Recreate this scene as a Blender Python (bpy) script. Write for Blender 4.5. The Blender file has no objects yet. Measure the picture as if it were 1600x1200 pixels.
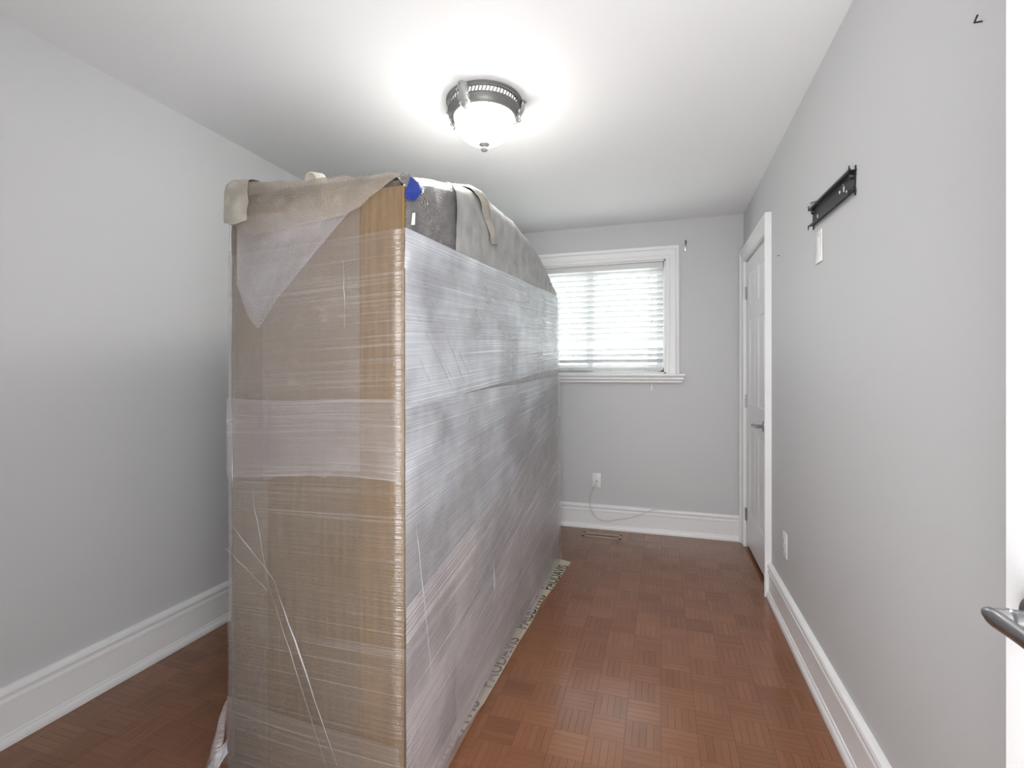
import bpy, bmesh, math, random
from mathutils import Vector, Matrix, noise
rnd = random.Random(7)
PI = math.pi
C = bpy.context.scene.collection
SC = bpy.context.scene

# ------------------------------------------------------------------ camera, world, lights, exposure
H = 2.44                       # ceiling height
XL, XR, YB, YF = -2.11, 0.588, 3.98, 0.04
cam_d = bpy.data.cameras.new('camera'); cam = bpy.data.objects.new('camera', cam_d); C.objects.link(cam)
cam.location = (0, 0, 1.242); cam.rotation_euler = (PI/2, 0, math.radians(17.0))
cam_d.sensor_width = 36; cam_d.lens = 762/1600*36; cam_d.shift_y = -0.0091; cam_d.clip_start = 0.02
SC.camera = cam
SC.view_settings.view_transform = 'Standard'; SC.view_settings.look = 'None'
SC.view_settings.gamma = 1; SC.view_settings.use_curve_mapping = False
SC.view_settings.exposure = 0.0
w = bpy.data.worlds.new('world'); SC.world = w; w.use_nodes = True
w.node_tree.nodes['Background'].inputs[0].default_value = (0.93, 0.97, 1.0, 1)
w.node_tree.nodes['Background'].inputs[1].default_value = 7.0
LAMP = (-0.742, 2.011)         # ceiling lamp position
BOWL_EMIT = 92.0
def point_light(name, loc, power, radius, col=(1, 1, 1)):
    l = bpy.data.lights.new(name, 'POINT'); l.energy = power; l.shadow_soft_size = radius; l.color = col
    o = bpy.data.objects.new(name, l); o.location = loc; C.objects.link(o); return o
def area_light(name, loc, rot, sx, sy, power, col=(1, 1, 1)):
    l = bpy.data.lights.new(name, 'AREA'); l.shape = 'RECTANGLE'; l.size = sx; l.size_y = sy; l.energy = power; l.color = col
    o = bpy.data.objects.new(name, l); o.location = loc; o.rotation_euler = rot; C.objects.link(o); return o
# added fill panel behind the camera, tilted up to brighten walls and ceiling
FILL = area_light('door_fill', (0.12, -0.22, 1.15), (PI/2+math.radians(30), 0, math.radians(30)), 0.74, 1.9, 50, (0.98, 0.99, 1.0))
FILL2 = point_light('hall_fill', (0.12, -0.75, 2.1), 40, 0.2, (0.97, 0.98, 1.0))  # added fill lamp in the unseen hallway

# ------------------------------------------------------------------ material helpers
def nm(name):
    m = bpy.data.materials.new(name); m.use_nodes = True
    return m, m.node_tree.nodes, m.node_tree.links, m.node_tree.nodes['Principled BSDF']
def plain(name, col, rough=0.5, metal=0.0, bump=None, spec=0.5):
    m, N, L, b = nm(name)
    b.inputs['Base Color'].default_value = (*col, 1); b.inputs['Roughness'].default_value = rough
    b.inputs['Metallic'].default_value = metal; b.inputs['Specular IOR Level'].default_value = spec
    if bump:
        sc, st = bump
        tc = N.new('ShaderNodeTexCoord'); n = N.new('ShaderNodeTexNoise'); n.inputs['Scale'].default_value = sc
        n.inputs['Detail'].default_value = 3
        bp = N.new('ShaderNodeBump'); bp.inputs['Strength'].default_value = st; bp.inputs['Distance'].default_value = 0.002
        L.new(tc.outputs['Object'], n.inputs['Vector']); L.new(n.outputs[0], bp.inputs['Height']); L.new(bp.outputs[0], b.inputs['Normal'])
    return m
def mnode(N, L, op, a, b=None, c=None):
    n = N.new('ShaderNodeMath'); n.operation = op
    for i, v in enumerate((a, b, c)):
        if v is None: continue
        if isinstance(v, (int, float)): n.inputs[i].default_value = v
        else: L.new(v, n.inputs[i])
    return n.outputs[0]
def ramp(N, L, fac, stops):
    r = N.new('ShaderNodeValToRGB'); e = r.color_ramp.elements
    while len(e) < len(stops): e.new(0.5)
    for k, (p, c) in enumerate(stops): e[k].position = p; e[k].color = (*c, 1)
    L.new(fac, r.inputs[0]); return r.outputs[0]

M_wall = plain('grey_wall_paint', (0.615, 0.617, 0.624), 0.55, bump=(220, 0.10), spec=0.3)
M_ceil = plain('white_ceiling_paint', (0.91, 0.91, 0.915), 0.8, bump=(160, 0.06), spec=0.2)
M_trim = plain('white_trim_paint', (0.87, 0.87, 0.87), 0.35, bump=(60, 0.05))
M_door = plain('white_door_paint', (0.87, 0.87, 0.875), 0.28, bump=(140, 0.12))
M_vinyl = plain('white_vinyl', (0.82, 0.83, 0.84), 0.3)
M_slat = plain('white_blind_slat', (0.70, 0.70, 0.70), 0.4)
M_cord = plain('white_cord', (0.75, 0.75, 0.73), 0.7)
M_plate = plain('white_plastic', (0.82, 0.82, 0.80), 0.35)
M_dark = plain('dark_slot', (0.03, 0.03, 0.03), 0.6)
M_cable = plain('off_white_cable', (0.66, 0.65, 0.62), 0.5)
M_nickel = plain('satin_nickel', (0.42, 0.42, 0.43), 0.28, 1.0)
M_black = plain('black_powder_coat', (0.018, 0.02, 0.022), 0.38, 0.3)
M_pewter = plain('antique_pewter', (0.20, 0.20, 0.195), 0.42, 0.55, bump=(120, 0.3))
M_pewter_l = plain('pale_pewter', (0.40, 0.41, 0.40), 0.4, 0.5, bump=(90, 0.5))
M_vent = plain('tan_vent_metal', (0.50, 0.37, 0.28), 0.5, 0.0)
M_seam = plain('dark_floor_seam', (0.12, 0.042, 0.018), 0.5)
M_runner = plain('beige_canvas', (0.56, 0.50, 0.38), 0.85, bump=(400, 0.4))
M_ink = plain('black_print', (0.05, 0.05, 0.035), 0.8)
M_tape = plain('blue_tape', (0.010, 0.032, 0.24), 0.5, bump=(70, 0.6))
M_paper = plain('beige_foam_roll', (0.62, 0.58, 0.48), 0.8)
M_wtape = plain('white_tape_scrap', (0.8, 0.8, 0.8), 0.4)
M_board = plain('grey_fabric_headboard', (0.16, 0.155, 0.16), 0.85, bump=(300, 0.4))

def parquet_mat():
    m, N, L, b = nm('mahogany_parquet')
    S = 0.12
    g = N.new('ShaderNodeNewGeometry'); sp = N.new('ShaderNodeSeparateXYZ'); L.new(g.outputs['Position'], sp.inputs[0])
    x = mnode(N, L, 'ADD', sp.outputs[0], 12.0); y = mnode(N, L, 'ADD', sp.outputs[1], 12.0)
    ix = mnode(N, L, 'FLOOR', mnode(N, L, 'DIVIDE', x, S)); iy = mnode(N, L, 'FLOOR', mnode(N, L, 'DIVIDE', y, S))
    par = mnode(N, L, 'MODULO', mnode(N, L, 'ADD', ix, iy), 2.0)          # 0: fingers run along x, 1: along y
    ipar = mnode(N, L, 'SUBTRACT', 1.0, par)
    across = mnode(N, L, 'ADD', mnode(N, L, 'MULTIPLY', y, ipar), mnode(N, L, 'MULTIPLY', x, par))
    along = mnode(N, L, 'ADD', mnode(N, L, 'MULTIPLY', x, ipar), mnode(N, L, 'MULTIPLY', y, par))
    fi = mnode(N, L, 'FLOOR', mnode(N, L, 'DIVIDE', across, S/5))
    cb = N.new('ShaderNodeCombineXYZ'); L.new(ix, cb.inputs[0]); L.new(iy, cb.inputs[1])
    wb = N.new('ShaderNodeTexWhiteNoise'); L.new(cb.outputs[0], wb.inputs['Vector'])
    cf = N.new('ShaderNodeCombineXYZ'); L.new(ix, cf.inputs[0]); L.new(iy, cf.inputs[1]); L.new(fi, cf.inputs[2])
    wf = N.new('ShaderNodeTexWhiteNoise'); L.new(cf.outputs[0], wf.inputs['Vector'])
    cg = N.new('ShaderNodeCombineXYZ')
    L.new(mnode(N, L, 'MULTIPLY', along, 14.0), cg.inputs[0]); L.new(mnode(N, L, 'MULTIPLY', across, 260.0), cg.inputs[1])
    L.new(mnode(N, L, 'MULTIPLY', wf.outputs[0], 40.0), cg.inputs[2])
    gr = N.new('ShaderNodeTexNoise'); gr.inputs['Scale'].default_value = 1.0; gr.inputs['Detail'].default_value = 4
    L.new(cg.outputs[0], gr.inputs['Vector'])
    big = N.new('ShaderNodeTexNoise'); big.inputs['Scale'].default_value = 1.6; L.new(g.outputs['Position'], big.inputs['Vector'])
    v = mnode(N, L, 'ADD', mnode(N, L, 'MULTIPLY_ADD', wb.outputs[0], 0.22, 0.07), mnode(N, L, 'MULTIPLY', wf.outputs[0], 0.13))
    v = mnode(N, L, 'ADD', v, mnode(N, L, 'MULTIPLY', gr.outputs[0], 0.25))
    v = mnode(N, L, 'ADD', v, mnode(N, L, 'MULTIPLY', big.outputs[0], 0.2))
    col = ramp(N, L, v, [(0.20, (0.160, 0.059, 0.025)), (0.5, (0.232, 0.093, 0.042)), (0.80, (0.285, 0.124, 0.058))])
    L.new(col, b.inputs['Base Color'])
    b.inputs['Roughness'].default_value = 0.33
    rr = mnode(N, L, 'ADD', 0.09, mnode(N, L, 'MULTIPLY', gr.outputs[0], 0.17)); L.new(rr, b.inputs['Roughness'])
    b.inputs['Specular IOR Level'].default_value = 0.75
    bp = N.new('ShaderNodeBump'); bp.inputs['Strength'].default_value = 0.22; bp.inputs['Distance'].default_value = 0.0008
    L.new(mnode(N, L, 'ADD', gr.outputs[0], mnode(N, L, 'MULTIPLY', wb.outputs[0], 0.6)), bp.inputs['Height']); L.new(bp.outputs[0], b.inputs['Normal'])
    return m
M_parq = parquet_mat()

def wood_mat(name, dark, light):
    m, N, L, b = nm(name)
    tc = N.new('ShaderNodeTexCoord'); mp = N.new('ShaderNodeMapping'); mp.inputs['Scale'].default_value = (60, 60, 3)
    n = N.new('ShaderNodeTexNoise'); n.inputs['Scale'].default_value = 1.5; n.inputs['Detail'].default_value = 5
    L.new(tc.outputs['Object'], mp.inputs[0]); L.new(mp.outputs[0], n.inputs['Vector'])
    L.new(ramp(N, L, n.outputs[0], [(0.25, dark), (0.75, light)]), b.inputs['Base Color'])
    b.inputs['Roughness'].default_value = 0.5
    return m
M_wood = wood_mat('oak_panel', (0.095, 0.058, 0.025), (0.17, 0.110, 0.052))
M_wood2 = wood_mat('oak_stile', (0.115, 0.064, 0.020), (0.215, 0.126, 0.044))

def film_mat(name, tint, alpha, streak, rough=0.2, gloss=0.08, bubble=0.0, freq=(2.5, 130), amp=1.0, ramp_y=None):
    """Clear plastic: see-through, milky by `alpha`, with pulled streaks (v direction) and/or bubbles in UV metres."""
    m, N, L, b = nm(name)
    out = N['Material Output']
    uv = N.new('ShaderNodeUVMap'); uv.uv_map = 'UVMap'
    mp = N.new('ShaderNodeMapping'); mp.inputs['Scale'].default_value = (freq[0], freq[1], 1); L.new(uv.outputs[0], mp.inputs[0])
    n = N.new('ShaderNodeTexNoise'); n.noise_dimensions = '2D'; n.inputs['Scale'].default_value = 1; n.inputs['Detail'].default_value = 3
    n.inputs['Distortion'].default_value = 0.3
    L.new(mp.outputs[0], n.inputs['Vector'])
    cl = N.new('ShaderNodeTexNoise'); cl.noise_dimensions = '2D'; cl.inputs['Scale'].default_value = 3.2; cl.inputs['Detail'].default_value = 3
    L.new(uv.outputs[0], cl.inputs['Vector'])
    s = N.new('ShaderNodeMapRange'); s.inputs[1].default_value = 0.54; s.inputs[2].default_value = 0.74; L.new(n.outputs[0], s.inputs[0])
    st_ = s.outputs[0]
    if ramp_y:                     # the film is pulled into tighter streaks towards the far end
        tc = N.new('ShaderNodeTexCoord'); sx = N.new('ShaderNodeSeparateXYZ'); L.new(tc.outputs['Object'], sx.inputs[0])
        mr = N.new('ShaderNodeMapRange'); mr.inputs[1].default_value = ramp_y[0]; mr.inputs[2].default_value = ramp_y[1]
        mr.inputs[3].default_value = ramp_y[2]; mr.inputs[4].default_value = 1.0; L.new(sx.outputs[1], mr.inputs[0])
        st_ = mnode(N, L, 'MULTIPLY', st_, mr.outputs[0])
    a = mnode(N, L, 'MULTIPLY_ADD', st_, streak, alpha)
    cm = N.new('ShaderNodeMapRange'); cm.inputs[1].default_value = 0.3; cm.inputs[2].default_value = 0.7
    cm.inputs[3].default_value = 0.55; cm.inputs[4].default_value = 1.4; L.new(cl.outputs[0], cm.inputs[0])
    a = mnode(N, L, 'MULTIPLY', a, cm.outputs[0])
    h = mnode(N, L, 'MULTIPLY', n.outputs[0], amp)
    if bubble:
        vo = N.new('ShaderNodeTexVoronoi'); vo.voronoi_dimensions = '2D'; vo.inputs['Scale'].default_value = 180; vo.inputs['Randomness'].default_value = 0.35
        L.new(uv.outputs[0], vo.inputs['Vector'])
        dome = N.new('ShaderNodeMapRange'); dome.inputs[1].default_value = 0.15; dome.inputs[2].default_value = 0.55
        dome.inputs[3].default_value = 1; dome.inputs[4].default_value = 0; L.new(vo.outputs['Distance'], dome.inputs[0])
        h = mnode(N, L, 'ADD', h, mnode(N, L, 'MULTIPLY', dome.outputs[0], bubble))
        a = mnode(N, L, 'MULTIPLY', a, mnode(N, L, 'MULTIPLY_ADD', dome.outputs[0], 0.45, 0.78))
    bp = N.new('ShaderNodeBump'); bp.inputs['Strength'].default_value = 0.8; bp.inputs['Distance'].default_value = 0.004; L.new(h, bp.inputs['Height'])
    b.inputs['Base Color'].default_value = (*tint, 1); b.inputs['Roughness'].default_value = rough
    L.new(bp.outputs[0], b.inputs['Normal'])
    tr = N.new('ShaderNodeBsdfTransparent'); gl = N.new('ShaderNodeBsdfGlossy'); gl.inputs['Roughness'].default_value = rough
    L.new(bp.outputs[0], gl.inputs['Normal'])
    m1 = N.new('ShaderNodeMixShader'); m1.inputs[0].default_value = gloss; L.new(tr.outputs[0], m1.inputs[1]); L.new(gl.outputs[0], m1.inputs[2])
    m2 = N.new('ShaderNodeMixShader'); ac = N.new('ShaderNodeClamp'); L.new(a, ac.inputs[0]); L.new(ac.outputs[0], m2.inputs[0])
    L.new(m1.outputs[0], m2.inputs[1]); L.new(b.outputs[0], m2.inputs[2]); L.new(m2.outputs[0], out.inputs['Surface'])
    return m
def sheet_mat(name, col, bubble, rough, bmp=0.7):
    """Opaque packing sheet (foam or layered bubble wrap)."""
    m, N, L, b = nm(name)
    uv = N.new('ShaderNodeUVMap'); uv.uv_map = 'UVMap'
    vo = N.new('ShaderNodeTexVoronoi'); vo.voronoi_dimensions = '2D'; vo.inputs['Scale'].default_value = 180; vo.inputs['Randomness'].default_value = 0.4
    L.new(uv.outputs[0], vo.inputs['Vector'])
    n = N.new('ShaderNodeTexNoise'); n.noise_dimensions = '2D'; n.inputs['Scale'].default_value = 14; n.inputs['Detail'].default_value = 5
    L.new(uv.outputs[0], n.inputs['Vector'])
    dome = N.new('ShaderNodeMapRange'); dome.inputs[1].default_value = 0.1; dome.inputs[2].default_value = 0.6
    dome.inputs[3].default_value = 1; dome.inputs[4].default_value = 0; L.new(vo.outputs['Distance'], dome.inputs[0])
    t = mnode(N, L, 'ADD', mnode(N, L, 'MULTIPLY', dome.outputs[0], 0.35*bubble), mnode(N, L, 'MULTIPLY', n.outputs[0], 0.8))
    L.new(ramp(N, L, t, [(0.2, tuple(c*0.62 for c in col)), (0.85, tuple(min(1, c*1.25) for c in col))]), b.inputs['Base Color'])
    b.inputs['Roughness'].default_value = rough
    bp = N.new('ShaderNodeBump'); bp.inputs['Strength'].default_value = bmp; bp.inputs['Distance'].default_value = 0.004
    L.new(mnode(N, L, 'ADD', mnode(N, L, 'MULTIPLY', dome.outputs[0], bubble), mnode(N, L, 'MULTIPLY', n.outputs[0], 0.7)), bp.inputs['Height'])
    L.new(bp.outputs[0], b.inputs['Normal'])
    return m
M_bub_side = sheet_mat('grey_bubble_sheet', (0.225, 0.212, 0.205), 1.0, 0.25, 0.9)
M_foam = sheet_mat('grey_foam_sheet', (0.42, 0.415, 0.40), 0.3, 0.42, 0.55)
M_foam_top = sheet_mat('beige_foam_cover', (0.40, 0.37, 0.32), 0.35, 0.5, 0.5)
M_bub_front = film_mat('clear_bubble_wrap', (0.45, 0.37, 0.315), 0.32, 0.10, 0.24, 0.06, bubble=0.9, freq=(20, 40), amp=0.6)
M_bub_thin = film_mat('thin_bubble_wrap', (0.36, 0.29, 0.225), 0.18, 0.08, 0.24, 0.06, bubble=0.8, freq=(20, 40), amp=0.6)
M_drape = film_mat('bubble_drape', (0.50, 0.425, 0.345), 0.52, 0.1, 0.32, 0.05, bubble=0.8, freq=(9, 22))
M_flap = film_mat('milky_flap', (0.60, 0.555, 0.57), 0.42, 0.05, 0.3, 0.05, bubble=0.3, freq=(14, 5), amp=0.25)
M_film = film_mat('stretch_film', (0.66, 0.65, 0.68), 0.04, 0.11, 0.16, 0.06, freq=(0.9, 190))
M_film_b = film_mat('stretch_film_bright', (0.80, 0.83, 0.89), 0.46, 0.45, 0.13, 0.15, freq=(0.6, 190), amp=2.0, ramp_y=(1.35, 2.1, 0.25))
M_film_m = film_mat('stretch_film_milky', (0.60, 0.555, 0.56), 0.17, 0.18, 0.2, 0.06, freq=(1.0, 160))
M_film_l = film_mat('stretch_film_low', (0.76, 0.705, 0.715), 0.33, 0.34, 0.2, 0.07, freq=(0.5, 210), amp=0.8)

M_film_f = film_mat('stretch_film_front', (0.56, 0.51, 0.47), 0.12, 0.20, 0.2, 0.06, freq=(0.6, 170))

def glass_mat():
    m, N, L, b = nm('window_glass'); out = N['Material Output']
    tr = N.new('ShaderNodeBsdfTransparent'); tr.inputs[0].default_value = (0.96, 0.98, 0.97, 1)
    gl = N.new('ShaderNodeBsdfGlossy'); gl.inputs['Roughness'].default_value = 0.02
    mx = N.new('ShaderNodeMixShader'); mx.inputs[0].default_value = 0.06
    L.new(tr.outputs[0], mx.inputs[1]); L.new(gl.outputs[0], mx.inputs[2]); L.new(mx.outputs[0], out.inputs['Surface'])
    return m
M_glass = glass_mat()
def bowl_mat():
    m, N, L, b = nm('lit_alabaster_glass')
    tc = N.new('ShaderNodeTexCoord'); n = N.new('ShaderNodeTexNoise'); n.inputs['Scale'].default_value = 14; n.inputs['Distortion'].default_value = 2
    L.new(tc.outputs['Object'], n.inputs['Vector'])
    c = ramp(N, L, n.outputs[0], [(0.3, (1.0, 0.955, 0.90)), (0.6, (1.0, 0.985, 0.96))])
    b.inputs['Base Color'].default_value = (0.85, 0.84, 0.82, 1); b.inputs['Roughness'].default_value = 0.2
    L.new(c, b.inputs['Emission Color']); sz = N.new('ShaderNodeSeparateXYZ'); L.new(tc.outputs['Object'], sz.inputs[0])   # rim emission dimmed to keep the ceiling beside the lamp from burning out
    mr = N.new('ShaderNodeMapRange'); mr.inputs[1].default_value = H-0.185; mr.inputs[2].default_value = H-0.085
    mr.inputs[3].default_value = BOWL_EMIT; mr.inputs[4].default_value = BOWL_EMIT*0.075
    L.new(sz.outputs[2], mr.inputs[0]); L.new(mr.outputs[0], b.inputs['Emission Strength'])
    return m
M_bowl = bowl_mat()

# ------------------------------------------------------------------ mesh helpers
class MB:
    def __init__(s): s.v = []; s.f = []; s.uv = {}
    def add(s, vs, fs):
        k = len(s.v); s.v += [tuple(p) for p in vs]; s.f += [tuple(i+k for i in f) for f in fs]; return k
    def box(s, x0, x1, y0, y1, z0, z1, b=0.0):
        if b <= 0:
            s.add([(x, y, z) for z in (z0, z1) for y in (y0, y1) for x in (x0, x1)],
                  [(0, 2, 3, 1), (4, 5, 7, 6), (0, 1, 5, 4), (2, 6, 7, 3), (0, 4, 6, 2), (1, 3, 7, 5)])
            return s
        bm = bmesh.new(); bmesh.ops.create_cube(bm, size=1)
        for v in bm.verts:
            v.co = Vector(((x0+x1)/2+v.co.x*(x1-x0), (y0+y1)/2+v.co.y*(y1-y0), (z0+z1)/2+v.co.z*(z1-z0)))
        bmesh.ops.bevel(bm, geom=bm.edges[:], offset=b, segments=2, affect='EDGES', profile=0.5)
        return s.bm(bm)
    def bm(s, bm):
        bm.verts.index_update(); s.add([v.co[:] for v in bm.verts], [[v.index for v in f.verts] for f in bm.faces]); bm.free(); return s
    def prism(s, poly, fn0, fn1):
        """poly in 2D -> fn0(p)/fn1(p) give the two end copies."""
        n = len(poly); a = [fn0(p) for p in poly]; c = [fn1(p) for p in poly]
        s.add(a+c, [tuple(range(n))[::-1], tuple(range(n, 2*n))] + [(i, (i+1) % n, n+(i+1) % n, n+i) for i in range(n)]); return s
    def lathe(s, prof, cx, cy, seg=48, axis='z', cz=0):
        rows = []
        for r, z in prof:
            rows.append([(r*math.cos(2*PI*k/seg), r*math.sin(2*PI*k/seg), z) for k in range(seg)])
        vs = []
        for row in rows:
            for (a, b_, z) in row:
                vs.append((cx+a, cy+b_, z) if axis == 'z' else (cx+z, cy+a, cz+b_) if axis == 'x' else (cx+a, cy+z, cz+b_))
        fs = []
        for i in range(len(prof)-1):
            for k in range(seg):
                k2 = (k+1) % seg; fs.append((i*seg+k, i*seg+k2, (i+1)*seg+k2, (i+1)*seg+k))
        if prof[0][0] > 1e-6: fs.append(tuple(range(seg))[::-1])
        if prof[-1][0] > 1e-6: fs.append(tuple((len(prof)-1)*seg+k for k in range(seg)))
        s.add(vs, fs); return s
    def tube(s, pts, r, seg=8):
        pts = [Vector(p) for p in pts]; n = len(pts); vs = []; prev = None
        for i, p in enumerate(pts):
            d = (pts[min(i+1, n-1)]-pts[max(i-1, 0)]).normalized()
            if prev is None:
                a = d.orthogonal().normalized()
            else:
                a = (prev-d*prev.dot(d)).normalized()
            prev = a; bb = d.cross(a)
            rr = r[i] if isinstance(r, (list, tuple)) else r
            vs += [p+(a*math.cos(2*PI*k/seg)+bb*math.sin(2*PI*k/seg))*rr for k in range(seg)]
        fs = [(i*seg+k, i*seg+(k+1) % seg, (i+1)*seg+(k+1) % seg, (i+1)*seg+k) for i in range(n-1) for k in range(seg)]
        fs += [tuple(range(seg))[::-1], tuple((n-1)*seg+k for k in range(seg))]
        s.add([v[:] for v in vs], fs); return s
    def grid(s, nu, nv, fn, uvfn=None):
        vs = []; uvs = []
        for j in range(nv+1):
            for i in range(nu+1):
                p = fn(i/nu, j/nv); vs.append(tuple(p)); uvs.append(uvfn(i/nu, j/nv) if uvfn else (0, 0))
        k = s.add(vs, [(j*(nu+1)+i, j*(nu+1)+i+1, (j+1)*(nu+1)+i+1, (j+1)*(nu+1)+i) for j in range(nv) for i in range(nu)])
        if uvfn:
            for q, t in enumerate(uvs): s.uv[k+q] = t
        return s
    def mesh(s, name, mat, smooth=False):
        me = bpy.data.meshes.new(name); me.from_pydata(s.v, [], s.f); me.update()
        bm = bmesh.new(); bm.from_mesh(me)
        if not s.uv: bmesh.ops.recalc_face_normals(bm, faces=bm.faces[:])
        bm.to_mesh(me); bm.free()
        if s.uv:
            ul = me.uv_layers.new(name='UVMap')
            for lp in me.loops: ul.data[lp.index].uv = s.uv.get(lp.vertex_index, (0, 0))
        me.materials.append(mat)
        if smooth:
            for p in me.polygons: p.use_smooth = True
            if smooth != 'all':
                try: me.set_sharp_from_angle(angle=math.radians(40))
                except Exception: pass
        return me
    def build(s, name, mat, parent=None, smooth=False, kind=None):
        o = bpy.data.objects.new(name, s.mesh(name, mat, smooth)); C.objects.link(o)
        if kind: o['kind'] = kind
        attach(o, parent); return o
def attach(o, parent):
    if parent is not None:
        o.parent = parent
        if parent.type == 'EMPTY': o.matrix_parent_inverse = Matrix.Translation(-Vector(parent.location))
def empty(name, loc):
    o = bpy.data.objects.new(name, None); o.location = loc; o.empty_display_size = 0.1; C.objects.link(o); return o
def tag(o, label, cat, group=None):
    o['label'] = label; o['category'] = cat
    if group: o['group'] = group
    return o
def thing(name, loc, label, cat, group=None): return tag(empty(name, loc), label, cat, group)
def struct(name, loc): o = empty(name, loc); o['kind'] = 'structure'; return o

# ------------------------------------------------------------------ room shell
T = 0.12
MB().box(XL-T, XL, YF-T, YB+T, 0, H).build('wall_left', M_wall, kind='structure')
WX0, WX1, WZ0, WZ1 = -1.16, 0.034, 1.25, 2.14          # window opening
b = MB()
b.box(XL, WX0, YB, YB+T, 0, H).box(WX1, XR+T, YB, YB+T, 0, H).box(WX0, WX1, YB, YB+T, 0, WZ0).box(WX0, WX1, YB, YB+T, WZ1, H)
b.build('wall_back', M_wall, kind='structure')
DY0, DY1, DZ = 3.11, 3.87, 2.06                          # door opening in the right wall
b = MB().box(XR, XR+T, YF-T, DY0, 0, H).box(XR, XR+T, DY1, YB, 0, H).box(XR, XR+T, DY0, DY1, DZ, H)
b.build('wall_right', M_wall, kind='structure')
EX0, EX1, EZ = -0.36, 0.472, 2.06                        # entry doorway
b = MB().box(XL, EX0, YF-T, YF, 0, H).box(EX1, XR, YF-T, YF, 0, H).box(EX0, EX1, YF-T, YF, EZ, H)
b.build('wall_front', M_wall, kind='structure')
MB().box(XL-T, XR+T, YF-T, YB+T, H, H+0.1).build('ceiling', M_ceil, kind='structure')
# unseen hallway behind the camera, added to hold and bounce the fill light
hy0 = -1.5
MB().box(-1.4, 1.5, hy0, YF-T, H, H+0.1).build('ceiling_hall', M_ceil, kind='structure')
MB().box(-1.4, 1.5, hy0-0.1, hy0, 0, H).build('wall_hall', M_wall, kind='structure')
MB().box(-1.5, -1.4, hy0, YF-T, 0, H).build('wall_hall_left', M_wall, kind='structure')
MB().box(1.5, 1.6, hy0, YF-T, 0, H).build('wall_hall_right', M_wall, kind='structure')

# added ground outside the window, pale so it bounces daylight onto the ceiling
M_ground = plain('pale_bounce_ground', (0.62, 0.63, 0.58), 0.9, bump=(8, 0.3))
MB().box(-14, 12, YB+0.4, 26, -0.9, -0.6).build('ground', M_ground, kind='structure')

# ------------------------------------------------------------------ floor with parquet blocks
S = 0.12
floor = MB().box(-2.3, 1.6, hy0-0.1, YB+0.1, -0.12, -0.0022).build('floor', M_seam, kind='structure')
def block_mesh(name, along_y):
    b = MB(); g = 0.00004
    for k in range(5):
        a0 = -S/2+g*0.7; a1 = S/2-g*0.7; c0 = -S/2+k*S/5+g; c1 = c0+S/5-2*g; e = 0.0003
        dz = rnd.uniform(-0.0001, 0.0001)
        P = [(a0, c0, -0.002), (a1, c0, -0.002), (a1, c1, -0.002), (a0, c1, -0.002),
             (a0+e, c0+e, dz), (a1-e, c0+e, dz), (a1-e, c1-e, dz), (a0+e, c1-e, dz)]
        if along_y: P = [(-q[1], q[0], q[2]) for q in P]
        b.add(P, [(4, 5, 6, 7), (0, 1, 5, 4), (1, 2, 6, 5), (2, 3, 7, 6), (3, 0, 4, 7)])
    return b.mesh(name, M_parq)
BM = [block_mesh('parquet_block', False), block_mesh('parquet_block', True)]
BX0, BX1, BY0, BY1 = -1.262, -0.672, 1.170, 3.245     # footprint of the wrapped furniture
def crosses(px, py):
    # does the floor segment camera -> point pass over the furniture's footprint?
    for k in range(1, 60):
        t = k/60; x, y = px*t, py*t
        if BX0 < x < BX1 and BY0 < y < BY1: return True
    return False
cs, sn = math.cos(math.radians(17)), math.sin(math.radians(17))
cand = []
for i in range(-19, 14):
    for j in range(-13, 34):
        x, y = (i+0.5)*S, (j+0.5)*S
        if x < XL-S/2 or y > YB+S/2 or x > 1.5 or y < hy0: continue
        if y < YF and not (-1.4 < x < 1.5): continue
        if y > YF and x > XR+S/2 : continue
        xc, z = x*cs+y*sn, -x*sn+y*cs
        vis = z > 0.2 and abs(xc/z) < 1.10 and 762*1.242/z < 640 and not crosses(x, y) and x < XR and x > XL and y < YB
        cand.append((-(1/z**3) if vis else 0, i, j, x, y))
cand.sort()
rest = MB()
for q, (sc_, i, j, x, y) in enumerate(cand):
    par = (i+j) % 2
    if sc_ < 0 and q < 298:
        o = bpy.data.objects.new('parquet_block', BM[par]); o.location = (x, y, 0); C.objects.link(o); o.parent = floor
    else:
        me = BM[par]
        rest.add([(v.co.x+x, v.co.y+y, v.co.z) for v in me.vertices], [tuple(p.vertices) for p in me.polygons])
rest.build('parquet_field', M_parq, floor, kind='stuff')

# ------------------------------------------------------------------ baseboards
BP = [(0, 0), (.028, 0), (.028, .012), (.025, .021), (.019, .029), (.0175, .036), (.014, .038), (.014, .136), (.019, .139), (.019, .149),
      (.0125, .158), (.0125, .163), (.021, .168), (.023, .177), (.019, .187), (.009, .194), (0, .195)]
MB().prism(BP, lambda p: (XL+p[0], YF, p[1]), lambda p: (XL+p[0], YB, p[1])).build('baseboard_left', M_trim, kind='structure')
MB().prism(BP, lambda p: (XL+p[0]*0+0.0, YB-p[0], p[1]), lambda p: (0.556, YB-p[0], p[1])).build('baseboard_back', M_trim, kind='structure')
MB().prism(BP, lambda p: (XR-p[0], YF, p[1]), lambda p: (XR-p[0], 3.02, p[1])).build('baseboard_right', M_trim, kind='structure')
MB().prism(BP, lambda p: (XL, YF+p[0], p[1]), lambda p: (EX0-0.09, YF+p[0], p[1])).build('baseboard_front', M_trim, kind='structure')

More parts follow.
